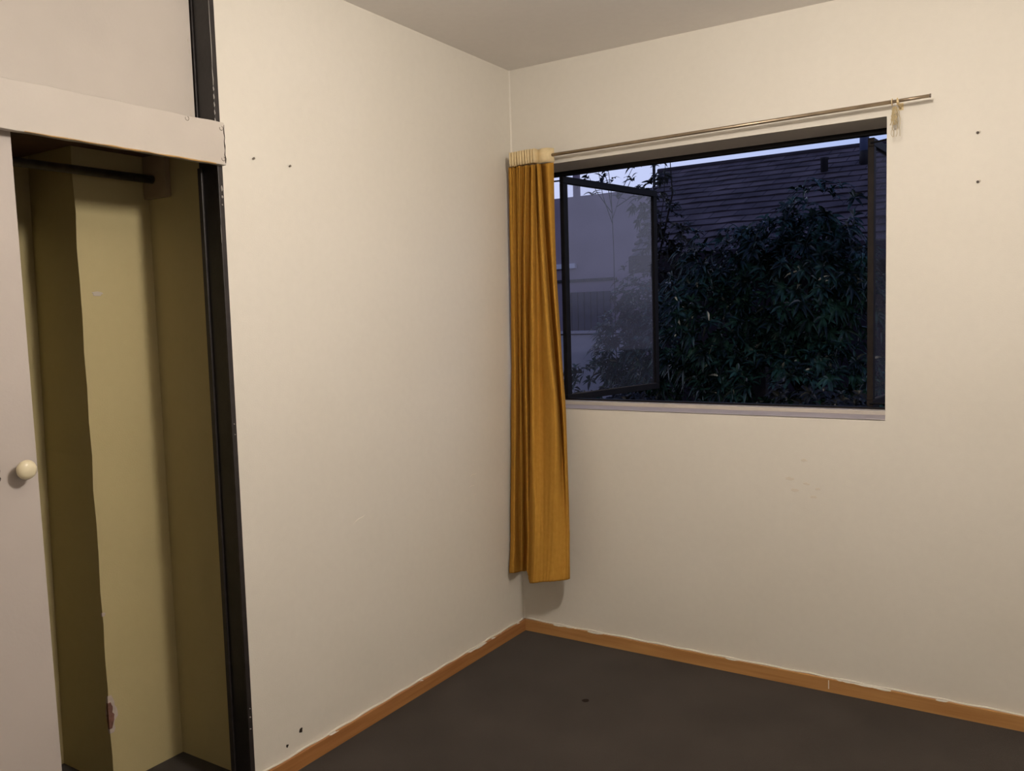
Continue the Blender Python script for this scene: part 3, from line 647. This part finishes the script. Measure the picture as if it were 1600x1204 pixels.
plant('shrub', (.6, 2.6, -.4), 'low olive-brown shrub at the bottom right of the window view', 'shrub',
      [(.60, 2.6, .62, .42, .35, .32), (.85, 2.5, .55, .30, .3, .30), (.30, 2.8, .45, .34, .3, .28)],
      380, .075, .026, 24, M['leaf2'], [((.6, 2.7, -.4), (.6, 2.65, .2), (.62, 2.6, .6), [.02, .015, .008])], 'garden shrubs')
plant('shrub', (-.6, 3.0, -.4), 'low dark shrub under the free corner of the left sash', 'shrub',
      [(-.85, 2.9, .55, .38, .30, .30), (-.45, 2.8, .45, .28, .28, .28), (-1.2, 3.2, .5, .40, .3, .25)],
      330, .09, .03, 34, M['leafdark'], [((-1.0, 3.3, -.4), (-.9, 3.25, .2), (-.8, 3.2, .5), [.02, .015, .008])], 'garden shrubs')
plant('climbing_vine', (-2.3, 5.5, -.4), 'straggly olive vine climbing the left end of the tiled roof', 'vine',
      [(-1.58, 5.35, 2.74, .17, .15, .30), (-1.72, 5.35, 2.55, .17, .15, .22), (-1.55, 5.35, 2.30, .26, .15, .30), (-1.35, 5.35, 2.15, .20, .12, .25), (-1.5, 5.3, 1.6, .6, .2, .5)],
      230, .085, .030, 44, M['vine'],
      [((-1.9, 5.4, -.4), (-1.8, 5.35, 1.0), (-1.55, 5.3, 2.0), (-1.4, 5.3, 2.6), (-1.42, 5.3, 2.95), [.02, .018, .012, .008, .004])], shell=.1)
# thin sprigs against the sky
sg = empty('sapling', (-1.4, 4.0, -.4)); tag(sg, 'thin sapling with sparse leaves showing against the sky above the sash', 'sapling')
bm = bmesh.new(); bl_ = bmesh.new(); rnd = random.Random(17)
stems = [((-1.42, 4, -.4), (-1.45, 4, 1.2), (-1.455, 4, 2.0), (-1.47, 4, 2.5), (-1.50, 4, 2.74)),
         ((-1.46, 4, 2.25), (-1.36, 4, 2.5), (-1.24, 4, 2.70)), ((-1.46, 4, 2.2), (-1.55, 4, 2.45), (-1.60, 4, 2.72)),
         ((-1.465, 4, 2.3), (-1.62, 4.02, 2.5), (-1.72, 4.05, 2.66)), ((-1.40, 4, 2.42), (-1.30, 4, 2.52), (-1.27, 4, 2.58)), ((-1.42, 4, 2.35), (-1.2, 4, 2.46), (-1.08, 4, 2.55)),
         ((-1.46, 4, 2.3), (-1.52, 4.02, 2.60), (-1.56, 4.02, 2.74)), ((-1.15, 4.1, 1.6), (-1.0, 4.1, 2.4), (-.98, 4.1, 2.74))]
for s_ in stems: tube(bm, s_, [.004]+[.0035]*(len(s_)-2)+[.002], 6)
for (x, z, n) in ((-1.72, 2.66, 5), (-1.60, 2.58, 3), (-1.50, 2.70, 5), (-1.55, 2.64, 4), (-1.27, 2.59, 6), (-1.24, 2.70, 4), (-1.08, 2.54, 6), (-1.46, 2.60, 3), (-.98, 2.70, 3), (-1.66, 2.5, 4), (-1.4, 2.45, 5), (-1.2, 2.42, 5)):
    whorl(bl_, Vector((x, 4, z)), Vector((rnd.gauss(0, .4), -.2, 1)), n+2, .115, .036, rnd)
s1 = link('branches', bm, M['stem']); s2 = link('foliage', bl_, M['leafdark']); adopt(sg, s1, s2)
